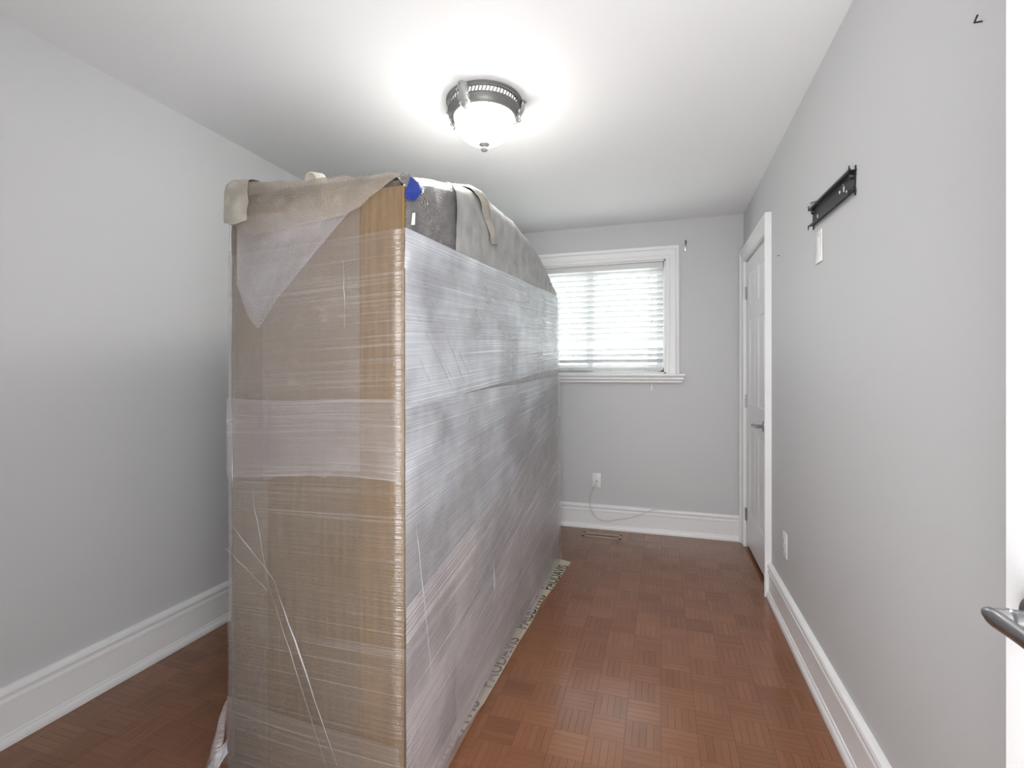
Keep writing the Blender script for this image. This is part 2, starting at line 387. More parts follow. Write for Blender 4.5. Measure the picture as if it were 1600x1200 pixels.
# ------------------------------------------------------------------ window
win = struct('window_1', ((WX0+WX1)/2, YB, WZ0))
cw = 0.100
def casing_profile(w_, t_in=0.017, t_out=0.032):
    # across (0 = inner edge) and thickness
    return [(0, 0), (0, t_in-0.004), (0.004, t_in), (w_*0.22, t_in), (w_*0.25, t_in-0.003), (w_*0.28, t_in-0.003), (w_*0.31, t_in),
            (w_*0.70, t_in+0.002), (w_*0.74, t_out-0.005), (w_*0.80, t_out), (w_*0.96, t_out), (w_, t_out-0.004), (w_, 0)]
cp = casing_profile(cw)
MB().prism(cp, lambda p: (WX1+p[0], YB-p[1], WZ0), lambda p: (WX1+p[0], YB-p[1], WZ1+p[0])).build('side_casing', M_trim, win, True)
MB().prism(cp, lambda p: (WX0-p[0], YB-p[1], WZ0), lambda p: (WX0-p[0], YB-p[1], WZ1+p[0])).build('side_casing', M_trim, win, True)
MB().prism(cp, lambda p: (WX0-p[0], YB-p[1], WZ1+p[0]), lambda p: (WX1+p[0], YB-p[1], WZ1+p[0])).build('head_casing', M_trim, win, True)
sp = [(0, 1.25), (.060, 1.25), (.066, 1.246), (.066, 1.234), (.058, 1.230), (.050, 1.222), (.048, 1.214), (.052, 1.212), (.052, 1.206), (.040, 1.198),
      (.034, 1.194), (.036, 1.190), (.036, 1.184), (.026, 1.176), (0, 1.172)]
MB().prism(sp, lambda p: (WX0-cw-.005-p[0]*0.6, YB-p[0], p[1]), lambda p: (WX1+cw-0.002+p[0]*0.62, YB-p[0], p[1])).build('sill', M_trim, win)
b = MB().box(WX0, WX1, YB, YB+0.10, WZ0-0.001, WZ0+0.012).box(WX0, WX0+0.012, YB, YB+0.1, WZ0, WZ1).box(WX1-0.012, WX1, YB, YB+0.1, WZ0, WZ1).box(WX0, WX1, YB, YB+0.1, WZ1-0.012, WZ1)
b.build('jamb_liner', M_trim, win)
f0, f1 = WX0+0.012, WX1-0.012; z0, z1 = WZ0+0.012, WZ1-0.012
b = MB().box(f0, f1, YB+0.085, YB+0.118, z0, z0+0.03, .003).box(f0, f1, YB+0.085, YB+0.118, z1-0.03, z1, .003)
b.box(f0, f0+0.025, YB+0.085, YB+0.118, z0, z1, .003).box(f1-0.025, f1, YB+0.085, YB+0.118, z0, z1, .003)
b.build('window_frame', M_vinyl, win, True)
def sash(xa, xb, ya):
    b = MB(); za, zb = z0+0.02, z1-0.02; t = 0.018; w_ = 0.045
    b.box(xa, xa+w_, ya, ya+t, za, zb, .003).box(xb-w_, xb, ya, ya+t, za, zb, .003)
    b.box(xa+w_, xb-w_, ya, ya+t, za, za+w_, .003).box(xa+w_, xb-w_, ya, ya+t, zb-w_, zb, .003)
    s_ = b.build('sash', M_vinyl, win, True)
    MB().box(xa+w_-0.004, xb-w_+0.004, ya+t/2-0.002, ya+t/2+0.002, za+w_-0.004, zb-w_+0.004).build('pane', M_glass, s_)
xm = -0.563
sash(f0+0.01, xm+0.028, YB+0.072); sash(xm-0.032, f1-0.01, YB+0.094)

# ------------------------------------------------------------------ blind
bl = thing('window_blind', ((WX0+WX1)/2, YB+0.03, WZ0+0.01), 'white horizontal slat blind lowered over the window, one slat missing near the bottom', 'blind')
bx0, bx1 = WX0+0.018, WX1-0.018; by = YB+0.034
MB().box(bx0, bx1, by-0.028, by+0.026, 2.082, 2.126, .003).build('headrail', M_slat, bl, True)
me = None; pitch = 0.0435; ztop = 2.048
def slat_mesh():
    b = MB(); n = 8; a = math.radians(-31); hw = 0.0253
    prof = []
    for k in range(n+1):
        q = -1+2*k/n; prof.append((q*hw, 0.0022*(1-q*q)+0.0013))
    for k in range(n, -1, -1):
        q = -1+2*k/n; prof.append((q*hw, 0.0022*(1-q*q)-0.0013))
    ca, sa = math.cos(a), math.sin(a)
    rot = [(p*ca-q*sa, p*sa+q*ca) for p, q in prof]       # room edge (-y) high
    return b.prism(rot, lambda p: (bx0, p[0], p[1]), lambda p: (bx1, p[0], p[1])).mesh('slat', M_slat, True)
sm = slat_mesh(); nsl = 17
for k in range(nsl):
    if k == 13: continue
    o = bpy.data.objects.new('slat', sm); C.objects.link(o); o.parent = bl
    o.matrix_parent_inverse = Matrix.Translation(-Vector(bl.location)); o.location = (0, by, ztop-k*pitch)
MB().box(bx0, bx1, by-0.024, by+0.024, 1.274, 1.300, .004).build('bottom_rail', M_slat, bl, True)
def px_line(x): return x
for cx in (-1.06, -0.872, -0.705, -0.395, -0.095):
    for dy in (-0.0275, 0.0275):
        MB().tube([(cx, by+dy, 2.085), (cx, by+dy, 1.298)], 0.0010, 6).build('ladder_cord', M_cord, bl)
    MB().tube([(cx-0.03, by-0.026, 1.296), (cx-0.02, by-0.031, 1.283), (cx, by-0.031, 1.277), (cx+0.012, by-0.030, 1.281), (cx+0.016, by-0.027, 1.293)], 0.0016, 6).build('cord_loop', M_nickel, bl)
    MB().lathe([(0, -0.003), (.004, -0.002), (.004, .002), (0, .003)], cx+0.004, by-0.026, 10, 'y', 1.272).build('cord_plug', M_nickel, bl)
pull = MB()
for dx in (-0.003, 0.004):
    pull.tube([(-0.072+dx, by-0.031, 2.085), (-0.072+dx*1.3, by-0.036, 1.65), (-0.072+dx, by-0.055, 1.255), (-0.072+dx*0.4, by-0.105, 1.24), (-0.072+dx*0.3, by-0.108, 1.165)], 0.0011, 6)
pull = pull.build('pull_cord', M_cord, bl)
def tassel(x, y, z, h, r):
    return MB().lathe([(0, z+h), (r*0.45, z+h*0.97), (r*0.6, z+h*0.6), (r, z+h*0.15), (r*0.9, z), (0, z)], x, y, 14)
tassel(-0.072, by-0.108, 1.120, 0.047, 0.0105).build('tassel', M_plate, pull, True)
tassel(-0.066, by-0.040, 1.655, 0.022, 0.006).build('cord_joiner', M_plate, pull, True)

# ------------------------------------------------------------------ doors
def six_panel(parent, yA, yB_, xface, sgn, z0_, z1_, th=0.035):
    """Leaf in the plane x=xface, visible face looking towards sgn*x."""
    d = 0.007; W = yB_-yA
    xb = xface-sgn*th
    def B(m, y0, y1, z0q, z1q, a, c): m.box(min(a, c), max(a, c), y0, y1, z0q, z1q)
    m = MB(); xr = xface-sgn*d
    B(m, yA, yB_, z0_, z1_, xr, xb+sgn*d)
    st = 0.115; mu = 0.10; cols = [(yA+st, (yA+yB_)/2-mu/2), ((yA+yB_)/2+mu/2, yB_-st)]
    hz = z1_-z0_; rows = [(z0_+0.235, z0_+0.82), (z0_+1.00, z0_+1.59), (z0_+1.70, z0_+1.915)]
    for (a, c) in ((xface, xr), (xb, xb+sgn*d)):
        B(m, yA, yA+st, z0_, z1_, a, c); B(m, yB_-st, yB_, z0_, z1_, a, c); B(m, cols[0][1], cols[1][0], z0_, z1_, a, c)
        zz = [z0_]+[q for r in rows for q in r]+[z1_]
        for k in range(0, len(zz), 2):
            for (ca, cb) in cols: B(m, ca, cb, zz[k], zz[k+1], a, c)
    leaf = m.build('door_leaf', M_door, parent)
    for (ca, cb) in cols:
        for (ra, rb) in rows:
            p = MB()
            def ring(i, x): return [(x, ca+i, ra+i), (x, cb-i, ra+i), (x, cb-i, rb-i), (x, ca+i, rb-i)]
            R = ring(0.0005, xface)+ring(0.006, xr+sgn*0.0035)+ring(0.011, xr+sgn*0.0005)+ring(0.018, xr+sgn*0.0005)+ring(0.040, xface-sgn*0.001)
            fs = []
            for k in range(4): fs += [(k*4+q, k*4+(q+1) % 4, k*4+4+(q+1) % 4, k*4+4+q) for q in range(4)]
            fs.append((16, 17, 18, 19))
            p.add(R, fs); p.build('door_panel', M_door, leaf)
    return leaf
def lever(parent, x, y, z, sgn, dirn, L_=0.115):
    """Rosette on the plane x, neck towards sgn*x, blade along dirn*y."""
    hd = MB().lathe([(0, 0), (.031, 0), (.031, sgn*.004), (.027, sgn*.009), (.012, sgn*.011), (0, sgn*.011)], x, y, 28, 'x', z).build('rosette', M_nickel, parent, True)
    MB().lathe([(.0115, sgn*.010), (.0115, sgn*.030), (.0125, sgn*.032), (.0105, sgn*.034), (.0105, sgn*.050), (0, sgn*.051)], x, y, 20, 'x', z).build('neck', M_nickel, hd, True)
    bm = MB(); n = 14; seg = 12; vs = []
    for k in range(n+1):
        t = k/n; yy = y+dirn*(-0.014+t*(L_+0.014))
        e = math.sin(PI*min(1, max(0.0, (t+0.06)/0.2))/2) if t < 0.14 else 1.0
        e *= (math.sin(PI*min(1, (1.0-t)/0.10+0.2)/2) if t > 0.9 else 1.0)
        rz = (0.0125-0.003*t)*e; rx = (0.0075-0.002*t)*e
        cxq = x+sgn*(0.051-0.004*math.sin(t*PI)); czq = z-0.004*t*t
        vs += [(cxq+rx*math.cos(2*PI*q/seg), yy, czq+rz*math.sin(2*PI*q/seg)) for q in range(seg)]
    fs = [(i*seg+q, i*seg+(q+1) % seg, (i+1)*seg+(q+1) % seg, (i+1)*seg+q) for i in range(n) for q in range(seg)]
    fs += [tuple(range(seg))[::-1], tuple(n*seg+q for q in range(seg))]
    bm.add(vs, fs); bm.build('lever', M_nickel, hd, True)
# closed closet door in the right wall
d1 = struct('door_1', (XR, (DY0+DY1)/2, 0))
xf = XR+0.004
leaf = six_panel(d1, DY0+0.004, DY1-0.004, xf, -1, 0.030, 2.048)
lever(d1, xf, DY0+0.135, 0.930, -1, 1)
for hz in (0.235, 1.05, 1.83):
    b = MB().lathe([(0, hz-.047), (.004, hz-.046), (.0062, hz-.044), (.0062, hz+.044), (.004, hz+.046), (0, hz+.047)], xf-0.006, DY1-0.003, 12)
    b.box(xf-0.001, xf+0.0005, DY1-0.028, DY1-0.003, hz-.044, hz+.044)
    b.build('hinge', M_nickel, d1, True)
t1 = struct('trim_1', (XR, (DY0+DY1)/2, 0))
dp = casing_profile(0.09, 0.020, 0.034)
MB().prism(dp, lambda p: (XR-p[1], DY0-p[0], 0), lambda p: (XR-p[1], DY0-p[0], DZ+p[0])).build('side_casing', M_trim, t1, True)
MB().prism(dp, lambda p: (XR-p[1], DY1+p[0], 0), lambda p: (XR-p[1], DY1+p[0], DZ+p[0])).build('side_casing', M_trim, t1, True)
MB().prism(dp, lambda p: (XR-p[1], DY0-p[0], DZ+p[0]), lambda p: (XR-p[1], DY1+p[0], DZ+p[0])).build('head_casing', M_trim, t1, True)
b = MB().box(XR+0.045, XR+T, DY0, DY0+0.003, 0, DZ).box(XR+0.045, XR+T, DY1-0.003, DY1, 0, DZ).box(XR+0.001, XR+T, DY0, DY1, DZ-0.003, DZ)
b.box(XR+T-0.012, XR+T-0.002, DY0, DY1, 0, DZ)
b.build('jamb', M_trim, t1)
# open entry door at the right edge of the view
d2 = struct('door_2', (0.462, 0.064, 0))
leaf2 = six_panel(d2, 0.064, 0.824, 0.445, -1, 0.012, 2.045)
lever(d2, 0.445, 0.757, 0.940, -1, -1)
for hz in (0.235, 1.05, 1.83):
    MB().lathe([(0, hz-.047), (.0062, hz-.044), (.0062, hz+.044), (0, hz+.047)], 0.472, 0.057, 12).build('hinge', M_nickel, d2, True)
t2 = struct('trim_2', ((EX0+EX1)/2, YF, 0))
MB().prism(casing_profile(0.09, 0.012, 0.016), lambda p: (EX0-p[0], YF+p[1], 0), lambda p: (EX0-p[0], YF+p[1], EZ+p[0])).build('side_casing', M_trim, t2, True)
MB().prism(casing_profile(0.09, 0.012, 0.016), lambda p: (EX0-p[0], YF+p[1], EZ+p[0]), lambda p: (EX1+p[0], YF+p[1], EZ+p[0])).build('head_casing', M_trim, t2, True)
MB().box(EX0, EX0+0.015, YF-T, YF, 0, EZ).box(EX0, EX1, YF-T, YF, EZ-0.015, EZ).build('jamb', M_trim, t2)

# ------------------------------------------------------------------ ceiling lamp
lx, ly = LAMP
lamp = thing('ceiling_lamp', (lx, ly, H), 'flush ceiling lamp with glowing white glass bowl and pierced pewter ring', 'lamp')
MB().lathe([(0, H-0.001), (.160, H-0.001), (.166, H-0.004), (.166, H-0.010), (.161, H-0.014), (.158, H-0.014), (.158, H-0.006), (0, H-0.006)], lx, ly, 64).build('ceiling_pan', M_pewter, lamp, True)
# pierced gallery: an upper and lower rail with slanted bars between
gal = MB()
def rail(r0, zt, r1, zb, t=0.003): gal.lathe([(r0, zt), (r1, zb), (r1-t, zb), (r0-t, zt), (r0, zt)], lx, ly, 64)
rail(.163, H-0.012, .162, H-0.018); rail(.158, H-0.040, .157, H-0.046)
NB = 66
for k in range(NB):
    a = 2*PI*k/NB; a2 = a-0.055
    P = []
    for (aa, r, z) in ((a, .1615, H-0.017), (a2, .1585, H-0.041)):
        for da in (-0.017, 0.017):
            for dr in (0, -0.003): P.append((lx+(r+dr)*math.cos(aa+da), ly+(r+dr)*math.sin(aa+da), z))
    gal.add(P, [(0, 2, 6, 4), (1, 5, 7, 3), (0, 4, 5, 1), (2, 3, 7, 6), (0, 1, 3, 2), (4, 6, 7, 5)])
gal.build('pierced_gallery', M_pewter, lamp, True)
MB().lathe([(.1585, H-0.044), (.160, H-0.048), (.156, H-0.052), (.151, H-0.056), (.147, H-0.062), (.142, H-0.069), (.137, H-0.074), (.134, H-0.075),
            (.132, H-0.073), (.138, H-0.064), (.146, H-0.052), (.155, H-0.045), (.1585, H-0.044)], lx, ly, 64).build('bowl_ring', M_pewter, lamp, True)
M_collar = plain('slot_glow_mat', (0.8, 0.8, 0.78), 0.5)  # added glowing ring, stands in for bulb light through the gallery slots
M_collar.node_tree.nodes['Principled BSDF'].inputs['Emission Color'].default_value = (1, 0.98, 0.95, 1)
M_collar.node_tree.nodes['Principled BSDF'].inputs['Emission Strength'].default_value = 1.2
MB().lathe([(.146, H-0.014), (.146, H-0.050), (.1445, H-0.050), (.1445, H-0.014), (.146, H-0.014)], lx, ly, 64).build('slot_glow', M_collar, lamp, True)
bp = []
for k in range(17):
    a = PI/2*k/16; bp.append((.1315*math.cos(a)**0.9, H-0.068-.120*math.sin(a)))
bp[-1] = (0, bp[-1][1])
MB().lathe([(.1315, H-0.064)]+bp, lx, ly, 56).build('glass_bowl', M_bowl, lamp, 'all')
zb = H-0.188
MB().lathe([(0, zb+.006), (.024, zb+.004), (.026, zb-.001), (.020, zb-.006), (.010, zb-.009), (.009, zb-.013), (.015, zb-.017), (.017, zb-.021), (.014, zb-.027), (.006, zb-.030), (0, zb-.031)], lx, ly, 28).build('finial', M_pewter, lamp, True)
nd = math.atan2(-0.938, 0.346)                            # towards the camera
def leaf_ornament(ang):
    m = MB(); ca, sa = math.cos(ang), math.sin(ang)
    def P(r, tng, z): return (lx+r*ca-tng*sa, ly+r*sa+tng*ca, z)
    # acanthus clip: central rib with five lobes down, a curled tip at the top
    pr = [(.170, .002), (.171, -.012), (.169, -.03), (.166, -.045), (.158, -.060), (.150, -.074), (.142, -.086), (.143, -.098)]
    wd = [.014, .025, .018, .029, .020, .026, .017, .006]
    rows = []
    for (r, dz), w_ in zip(pr, wd):
        rows.append([P(r-.004, -w_, H+dz), P(r+.003, -w_*.5, H+dz), P(r+.007, 0, H+dz), P(r+.003, w_*.5, H+dz), P(r-.004, w_, H+dz)])
    rows[0] = [(p[0], p[1], H-0.0005) for p in rows[0]]
    vs = [p for row in rows for p in row]
    fs = [(i*5+q, i*5+q+1, i*5+q+6, i*5+q+5) for i in range(len(rows)-1) for q in range(4)]
    k0 = len(vs); vs += [P(r-.007, 0, H+min(dz, -0.0005)) for (r, dz) in pr]
    for i in range(len(rows)-1):
        fs += [(i*5, k0+i, k0+i+1, i*5+5), (i*5+4, i*5+9, k0+i+1, k0+i)]
    m.add(vs, fs)
    m.tube([P(.170, -.010, H-.006), P(.178, -.006, H-.004), P(.183, 0, H-.008), P(.178, .006, H-.004), P(.170, .010, H-.006)], .004, 8)
    m.tube([P(.142, 0, H-.092), P(.149, 0, H-.099), P(.152, 0, H-.093), P(.148, 0, H-.088)], .0035, 8)
    for s_ in (-1, 1):
        for zc, ww in ((-.025, .027), (-.055, .028), (-.078, .020)):
            rr = .166 if zc > -.05 else .152
            m.tube([P(rr, s_*.006, H+zc+.012), P(rr+.005, s_*ww, H+zc), P(rr, s_*ww*.8, H+zc-.008)], [.002, .0045, .003], 8)
    m.build('leaf_ornament', M_pewter_l, lamp, True)
for da in (-33, 84, -116): leaf_ornament(nd+math.radians(da))
# ------------------------------------------------------------------ wrapped furniture
base_z = 0.004
wf = thing('wrapped_furniture', ((BX0+BX1)/2, (BY0+BY1)/2, base_z), 'tall arch-topped furniture wrapped in bubble wrap, foam sheet and stretch film', 'furniture')
fx0, fx1, fy0, fy1 = -1.250, -0.690, 1.185, 3.225
def arch(y):
    t = max(0.0, min(1.0, (y-BY0)/(BY1-BY0)))
    return 1.775+0.198*(1-abs(2*t-1)**2.2)
n = 24
prof = [(fy0, base_z), (fy1, base_z)]+[(fy1-(fy1-fy0)*k/n, arch(fy1-(fy1-fy0)*k/n)-0.022) for k in range(n+1)]
MB().prism(prof, lambda p: (fx0, p[0]+0.014, p[1]), lambda p: (fx1, p[0]+0.014 if p[0] < 2 else p[0], p[1])).build('headboard', M_board, wf)
MB().box(fx0, -0.800, fy0-0.006, fy0+0.012, base_z, 1.74, .002).build('wood_panel', M_wood, wf)
MB().box(-0.803, -0.6650, fy0-0.010, fy0+0.001, base_z, 1.755, .002).build('wood_stile', M_wood2, wf)

def nz(x, y, z, s, seed=0.0): return noise.noise(Vector((x*s+seed, y*s-seed, z*s+seed*2)))
def front_pt(x, z, off): return (x, fy0-0.0108-off, z)
def right_pt(y, z, off): return (fx1+0.006+off, y, z)

# side sheets that run up the right face, over the top and down the left face
def side_sheet(name, ya, yb, mat, off, folds=(), bulge=0.004, seed=0.0, nu=90, nv=60, zlo=0.02):
    Wd = BX1-BX0; r = 0.036
    def path(s, y, Ht):
        up = Ht-zlo-r; arc = PI/2*r; across = Wd-2*r; tot = 2*up+2*arc+across; d = s*tot
        if d < up: return (BX1, zlo+d, 1, 0, d)
        d2 = d-up
        if d2 < arc: a = d2/r; return (BX1-r+r*math.cos(a), Ht-r+r*math.sin(a), math.cos(a), math.sin(a), d)
        d2 -= arc
        if d2 < across: return (BX1-r-d2, Ht+0.006*math.sin(PI*d2/across), 0, 1, d)
        d2 -= across
        if d2 < arc: a = PI/2+d2/r; return (BX0+r+r*math.cos(a), Ht-r+r*math.sin(a), math.cos(a), math.sin(a), d)
        d2 -= arc; return (BX0, Ht-r-d2, -1, 0, d)
    def smap(s):  # most of the rows on the right face and top edge
        return s
    def fn(u, v):
        y = ya+(yb-ya)*v; x, z, nx, nzz, d = path(smap(u), y, arch(y)+off*0.5)
        q = off+bulge*(nz(x, y, z, 9, seed)+0.6*nz(x, y, z, 24, seed+3))
        for (y1, z1, y2, z2, wd, hh) in folds:
            dx, dz = y2-y1, z2-z1; ll = dx*dx+dz*dz; t = max(0, min(1, ((y-y1)*dx+(z-z1)*dz)/ll))
            dist = math.hypot(y-y1-t*dx, z-z1-t*dz); q += hh*math.exp(-(dist/wd)**2) if nx > -0.1 else 0
        return (x+nx*q, y, z+nzz*q)
    def uvf(u, v):
        y = ya+(yb-ya)*v; return (y, path(smap(u), y, arch(y))[4])
    return MB().grid(nu, nv, fn, uvf).build(name, mat, wf, 'all')
folds_near = [(1.235, 1.80, 1.53, 1.55, 0.012, 0.011), (1.30, 1.74, 1.42, 1.52, 0.010, 0.006), (1.18, 1.16, 1.53, 0.85, 0.012, 0.007)]
folds_far = [(1.90, 1.93, 1.93, 1.62, 0.012, 0.006), (1.95, 1.75, 2.10, 1.55, 0.010, 0.006)]
for k in range(13):
    yy = 2.45+k*0.06; folds_far.append((yy, arch(yy)-0.05, yy+0.02, arch(yy)-0.36, 0.012, 0.004+0.004*rnd.random()))
side_sheet('bubble_sheet', BY0+0.014, 1.545, M_bub_side, 0.003, folds_near, 0.005, 1.0, 150, 26)
side_sheet('foam_sheet', 1.525, BY1, M_foam, 0.007, folds_far, 0.006, 5.0, 150, 110)

# back closing sheet
MB().grid(8, 12, lambda u, v: (BX0+(BX1-BX0)*u, BY1+0.002+0.003*nz(u*3, v*3, 1, 2), 0.02+(arch(BY1)-0.03)*v), lambda u, v: (u*.6, v*1.8)).build('back_sheet', M_foam, wf, 'all')

# front bubble wrap layers
def front_sheet(name, xa, xb, zb0, zb1, zt0, zt1, mat, off, bulge=0.002, seed=0.0, nu=20, nv=50, edge=0.0):
    def fn(u, v):
        x = xa+(xb-xa)*u; zb_ = zb0+(zb1-zb0)*u; zt_ = zt0+(zt1-zt0)*u; z = zb_+(zt_-zb_)*v
        e = edge*(nz(u*4, 3, seed, 1.7)) * (1 if v in (0.0, 1.0) else 0)
        q = off+bulge*(nz(x, 0, z, 7, seed)+0.5*nz(x, 1, z, 21, seed))
        return front_pt(x, z+e, max(q, off*0.5))
    return MB().grid(nu, nv, fn, lambda u, v: (xa+(xb-xa)*u, (zb0+(zb1-zb0)*u)*(1-v)+(zt0+(zt1-zt0)*u)*v)).build(name, mat, wf, 'all')
front_sheet('bubble_wrap', BX0-0.002, BX1, 0.02, 0.02, 1.76, 1.77, M_bub_thin, 0.0008, 0.0006, seed=2)
front_sheet('bubble_wrap', -1.135, -0.800, 0.93, 0.97, 1.72, 1.74, M_bub_front, 0.0022, 0.0008, seed=4, edge=0.02)
front_sheet('bubble_wrap', BX0-0.002, -1.115, 0.02, 0.02, 1.62, 1.65, M_bub_thin, 0.0022, 0.0008, seed=6)

# top drape hanging over the front edge
def hem(x):
    t = (x-BX0)/(BX1-BX0)
    pts = [(0, 1.70), (.08, 1.685), (.18, 1.655), (.35, 1.665), (.55, 1.675), (.72, 1.685), (.80, 1.705), (.9, 1.745), (1.0, 1.778)]
    for (a, za), (b_, zb_) in zip(pts, pts[1:]):
        if t <= b_: return za+(zb_-za)*(t-a)/(b_-a)
    return pts[-1][1]
def drape(name, mat, xa, xb, off, top_extra, hemf, seed, reach=0.10, nu=60, nv=36):
    def fn(u, v):
        x = xa+(xb-xa)*u; t = (x-BX0)/(BX1-BX0)
        zt = 1.790+0.035*max(0.0, 1-t)**1.5+top_extra(t); hz = hemf(x); r = 0.018
        fall = zt-r-hz; arc = PI/2*r; tot = fall+arc+reach; d = v*tot
        yf = fy0-0.014-off
        if d < fall: p = Vector((x, yf, hz+d)); nv_ = Vector((0, -1, 0))
        elif d < fall+arc:
            a = (d-fall)/r; p = Vector((x, yf+r-r*math.cos(a), zt-r+r*math.sin(a))); nv_ = Vector((0, -math.cos(a), math.sin(a)))
        else: p = Vector((x, yf+r+d-fall-arc, zt)); nv_ = Vector((0, 0, 1))
        q = 0.006*nz(p.x, p.y, p.z, 11, seed)+0.004*nz(p.x, p.y, p.z, 30, seed)+0.006*abs(nz(p.x*0.6, 0, p.z*2.0+p.x*0.8, 9, seed))
        if d < fall: q *= 0.4+0.6*min(1, (fall-d)/0.05+0.3)
        return p+nv_*(q+0.004)
    return MB().grid(nu, nv, fn, lambda u, v: (xa+(xb-xa)*u, v*0.3)).build(name, mat, wf, 'all')
drape('bubble_drape', M_drape, BX0-0.004, BX1+0.002, 0.006, lambda t: 0.0, hem, 3.0)
# grey foam corner folded over at the front left
drape('foam_corner', M_foam_top, BX0+0.010, -1.165, 0.021, lambda t: 0.004-0.040*max(0, (0.07-t)/0.07)**2, lambda x: 1.700-0.012*math.sin((x-BX0)*30), 21.0, 0.12, 24, 36)
# milky triangular flap hanging below the drape
fl = [(-1.225, 1.71), (-1.232, 1.52), (-1.190, 1.42), (-1.150, 1.375), (-1.085, 1.46), (-0.960, 1.58), (-0.830, 1.70)]
def flap_low(x):
    for (a, za), (b_, zb_) in zip(fl[1:], fl[2:]):
        if x <= b_: return za+(zb_-za)*max(0, (x-a))/(b_-a)
    return fl[-1][1]
def flap(u, v):
    x = -1.230+0.395*u; zt = 1.72; zl = flap_low(x); z = zl+(zt-zl)*v
    return front_pt(x, z, 0.0035+0.0008*nz(x, 0, z, 12, 2)+0.002*abs(nz(x, 5, z, 26, 1)))
MB().grid(36, 24, flap, lambda u, v: (u*.4, v*.35)).build('milky_flap', M_flap, wf, 'all')
# stretch film bands: sheets pulled round the near corner, front and right face
def film_band(mat, off, FL, FR, BR, seed, amp=0.0015, front=True, right=True, wave=0.004):
    def strip(u, v):
        # u runs along front (0..uf) then the right face
        Lf = BX1-BX0 if front else 0.0; Lr = BY1-BY0 if right else 0.0; uf = (14/58 if right else 1.0) if front else 0.0
        d = Lf*u/uf if u < uf-1e-6 else Lf+1e-6+(Lr*(u-uf)/(1-uf) if right else 0.0)
        if d < Lf or not right:
            t = d/Lf; zt = FL[0]+(FR[0]-FL[0])*t; zb_ = FL[1]+(FR[1]-FL[1])*t
        else:
            t = (d-Lf)/Lr; zt = FR[0]+(BR[0]-FR[0])*t; zb_ = FR[1]+(BR[1]-FR[1])*t
        ed = wave*nz(d*2.2, seed, v*0.7, 1.0)
        z = max(0.012, zb_+(zt-zb_)*v+ed); q = off+amp*(1+nz(d*0.8, v*14, seed, 1.6))
        if d < Lf or not right: return (BX0+min(d, Lf), fy0-0.0155-q, z), d, zt-zb_
        y = fy0-0.0155-q+(d-Lf)
        flare = 0.012*max(0, 1-z/0.12)**2
        return (BX1+0.011+q+flare, y, z), d, zt-zb_
    nu = (14 if front else 0)+(44 if right else 0)
    return MB().grid(nu, 26, lambda u, v: strip(u, v)[0], lambda u, v: (strip(u, v)[1]+seed, v*(FR[0]-FR[1])+seed*3)).build('stretch_film', mat, wf, 'all')
film_band(M_film, 0.002, (1.60, .02), (1.634, .02), (1.766, .02), 1.3)
film_band(M_film_b, 0.004, None, (1.635, 1.150), (1.766, 1.290), 2.1, 0.003, front=False)
film_band(M_film_m, 0.006, (1.18, 0.93), (1.170, 0.96), None, 3.7, right=False, wave=0.024)
film_band(M_film_b, 0.0065, None, (1.162, .60), (1.235, .92), 4.4, 0.002, front=False)
film_band(M_film_m, 0.009, None, (.96, .30), (1.19, .72), 5.2, 0.002, front=False)
film_band(M_film_l, 0.0115, None, (.62, .012), (.98, .20), 6.6, 0.003, front=False)
film_band(M_film_l, 0.014, None, (.33, .012), (.74, .012), 7.3, 0.003, front=False)
film_band(M_film_f, 0.006, (.27, .012), (.24, .012), None, 8.9, right=False, wave=0.012)
# pulled creases and painted glints in the film
def crease(pts, r, right=False, mat=None):
    # a thin raised pleat or painted glint: a narrow ridged strip lying along the film
    P = [Vector(p) for p in pts]; vs = []; n_ = len(P); out = Vector((1, 0, 0)) if right else Vector((0, -1, 0))
    for i, p in enumerate(P):
        d = (P[min(i+1, n_-1)]-P[max(i-1, 0)]).normalized(); s_ = d.cross(out).normalized()
        k = r*(0.35+0.65*math.sin(PI*i/(n_-1)))*(1+0.3*rnd.uniform(-1, 1))
        vs += [p+s_*k, p+out*k*0.9, p-s_*k]
    m = MB(); fs = [(i*3+q, i*3+q+1, i*3+q+4, i*3+q+3) for i in range(n_-1) for q in range(2)]
    kk = m.add([v[:] for v in vs], fs)
    for i in range(len(vs)): m.uv[kk+i] = (i*0.03, (i % 3)*0.004)
    m.build('film_pleat_glint', mat or M_film_b, wf, 'all')
yfr = fy0-0.030
def lin(a, b_, n_=12, j=0.002): return [tuple(a[k]+(b_[k]-a[k])*i/n_+(rnd.uniform(-j, j) if k != 1 or True else 0)*(0 if k == (1 if abs(a[1]-yfr) < 1e-6 and abs(b_[1]-yfr) < 1e-6 else 0) else 1) for k in range(3)) for i in range(n_+1)]
crease(lin((-1.245, yfr, 0.80), (-1.078, yfr, 0.645)), 0.0013)
crease(lin((-1.078, yfr, 0.645), (-0.862, yfr, 0.155)), 0.0022)
crease(lin((-1.110, yfr, 0.66), (-0.900, yfr, 0.150)), 0.0010)
crease(lin((-1.26, yfr, 0.72), (-1.10, yfr, 0.61)), 0.001)
crease(lin((-1.160, yfr, 0.90), (-1.100, yfr, 0.64)), 0.001)
xrr = BX1+0.028
crease(lin((xrr, 1.20, 0.86), (xrr, 1.30, 0.36), 10), 0.0018, True)
for (a_, b_, r_) in (((1.20, 1.44), (1.50, 1.17), .006), ((1.22, 1.56), (1.62, 1.17), .005), ((1.30, 1.36), (1.56, 1.16), .004), ((1.40, 1.42), (1.72, 1.16), .004), ((1.19, 1.34), (1.36, 1.17), .004)):
    crease(lin((xrr-0.012, a_[0], a_[1]), (xrr-0.012, b_[0], b_[1]), 14), r_, True, M_film_m)
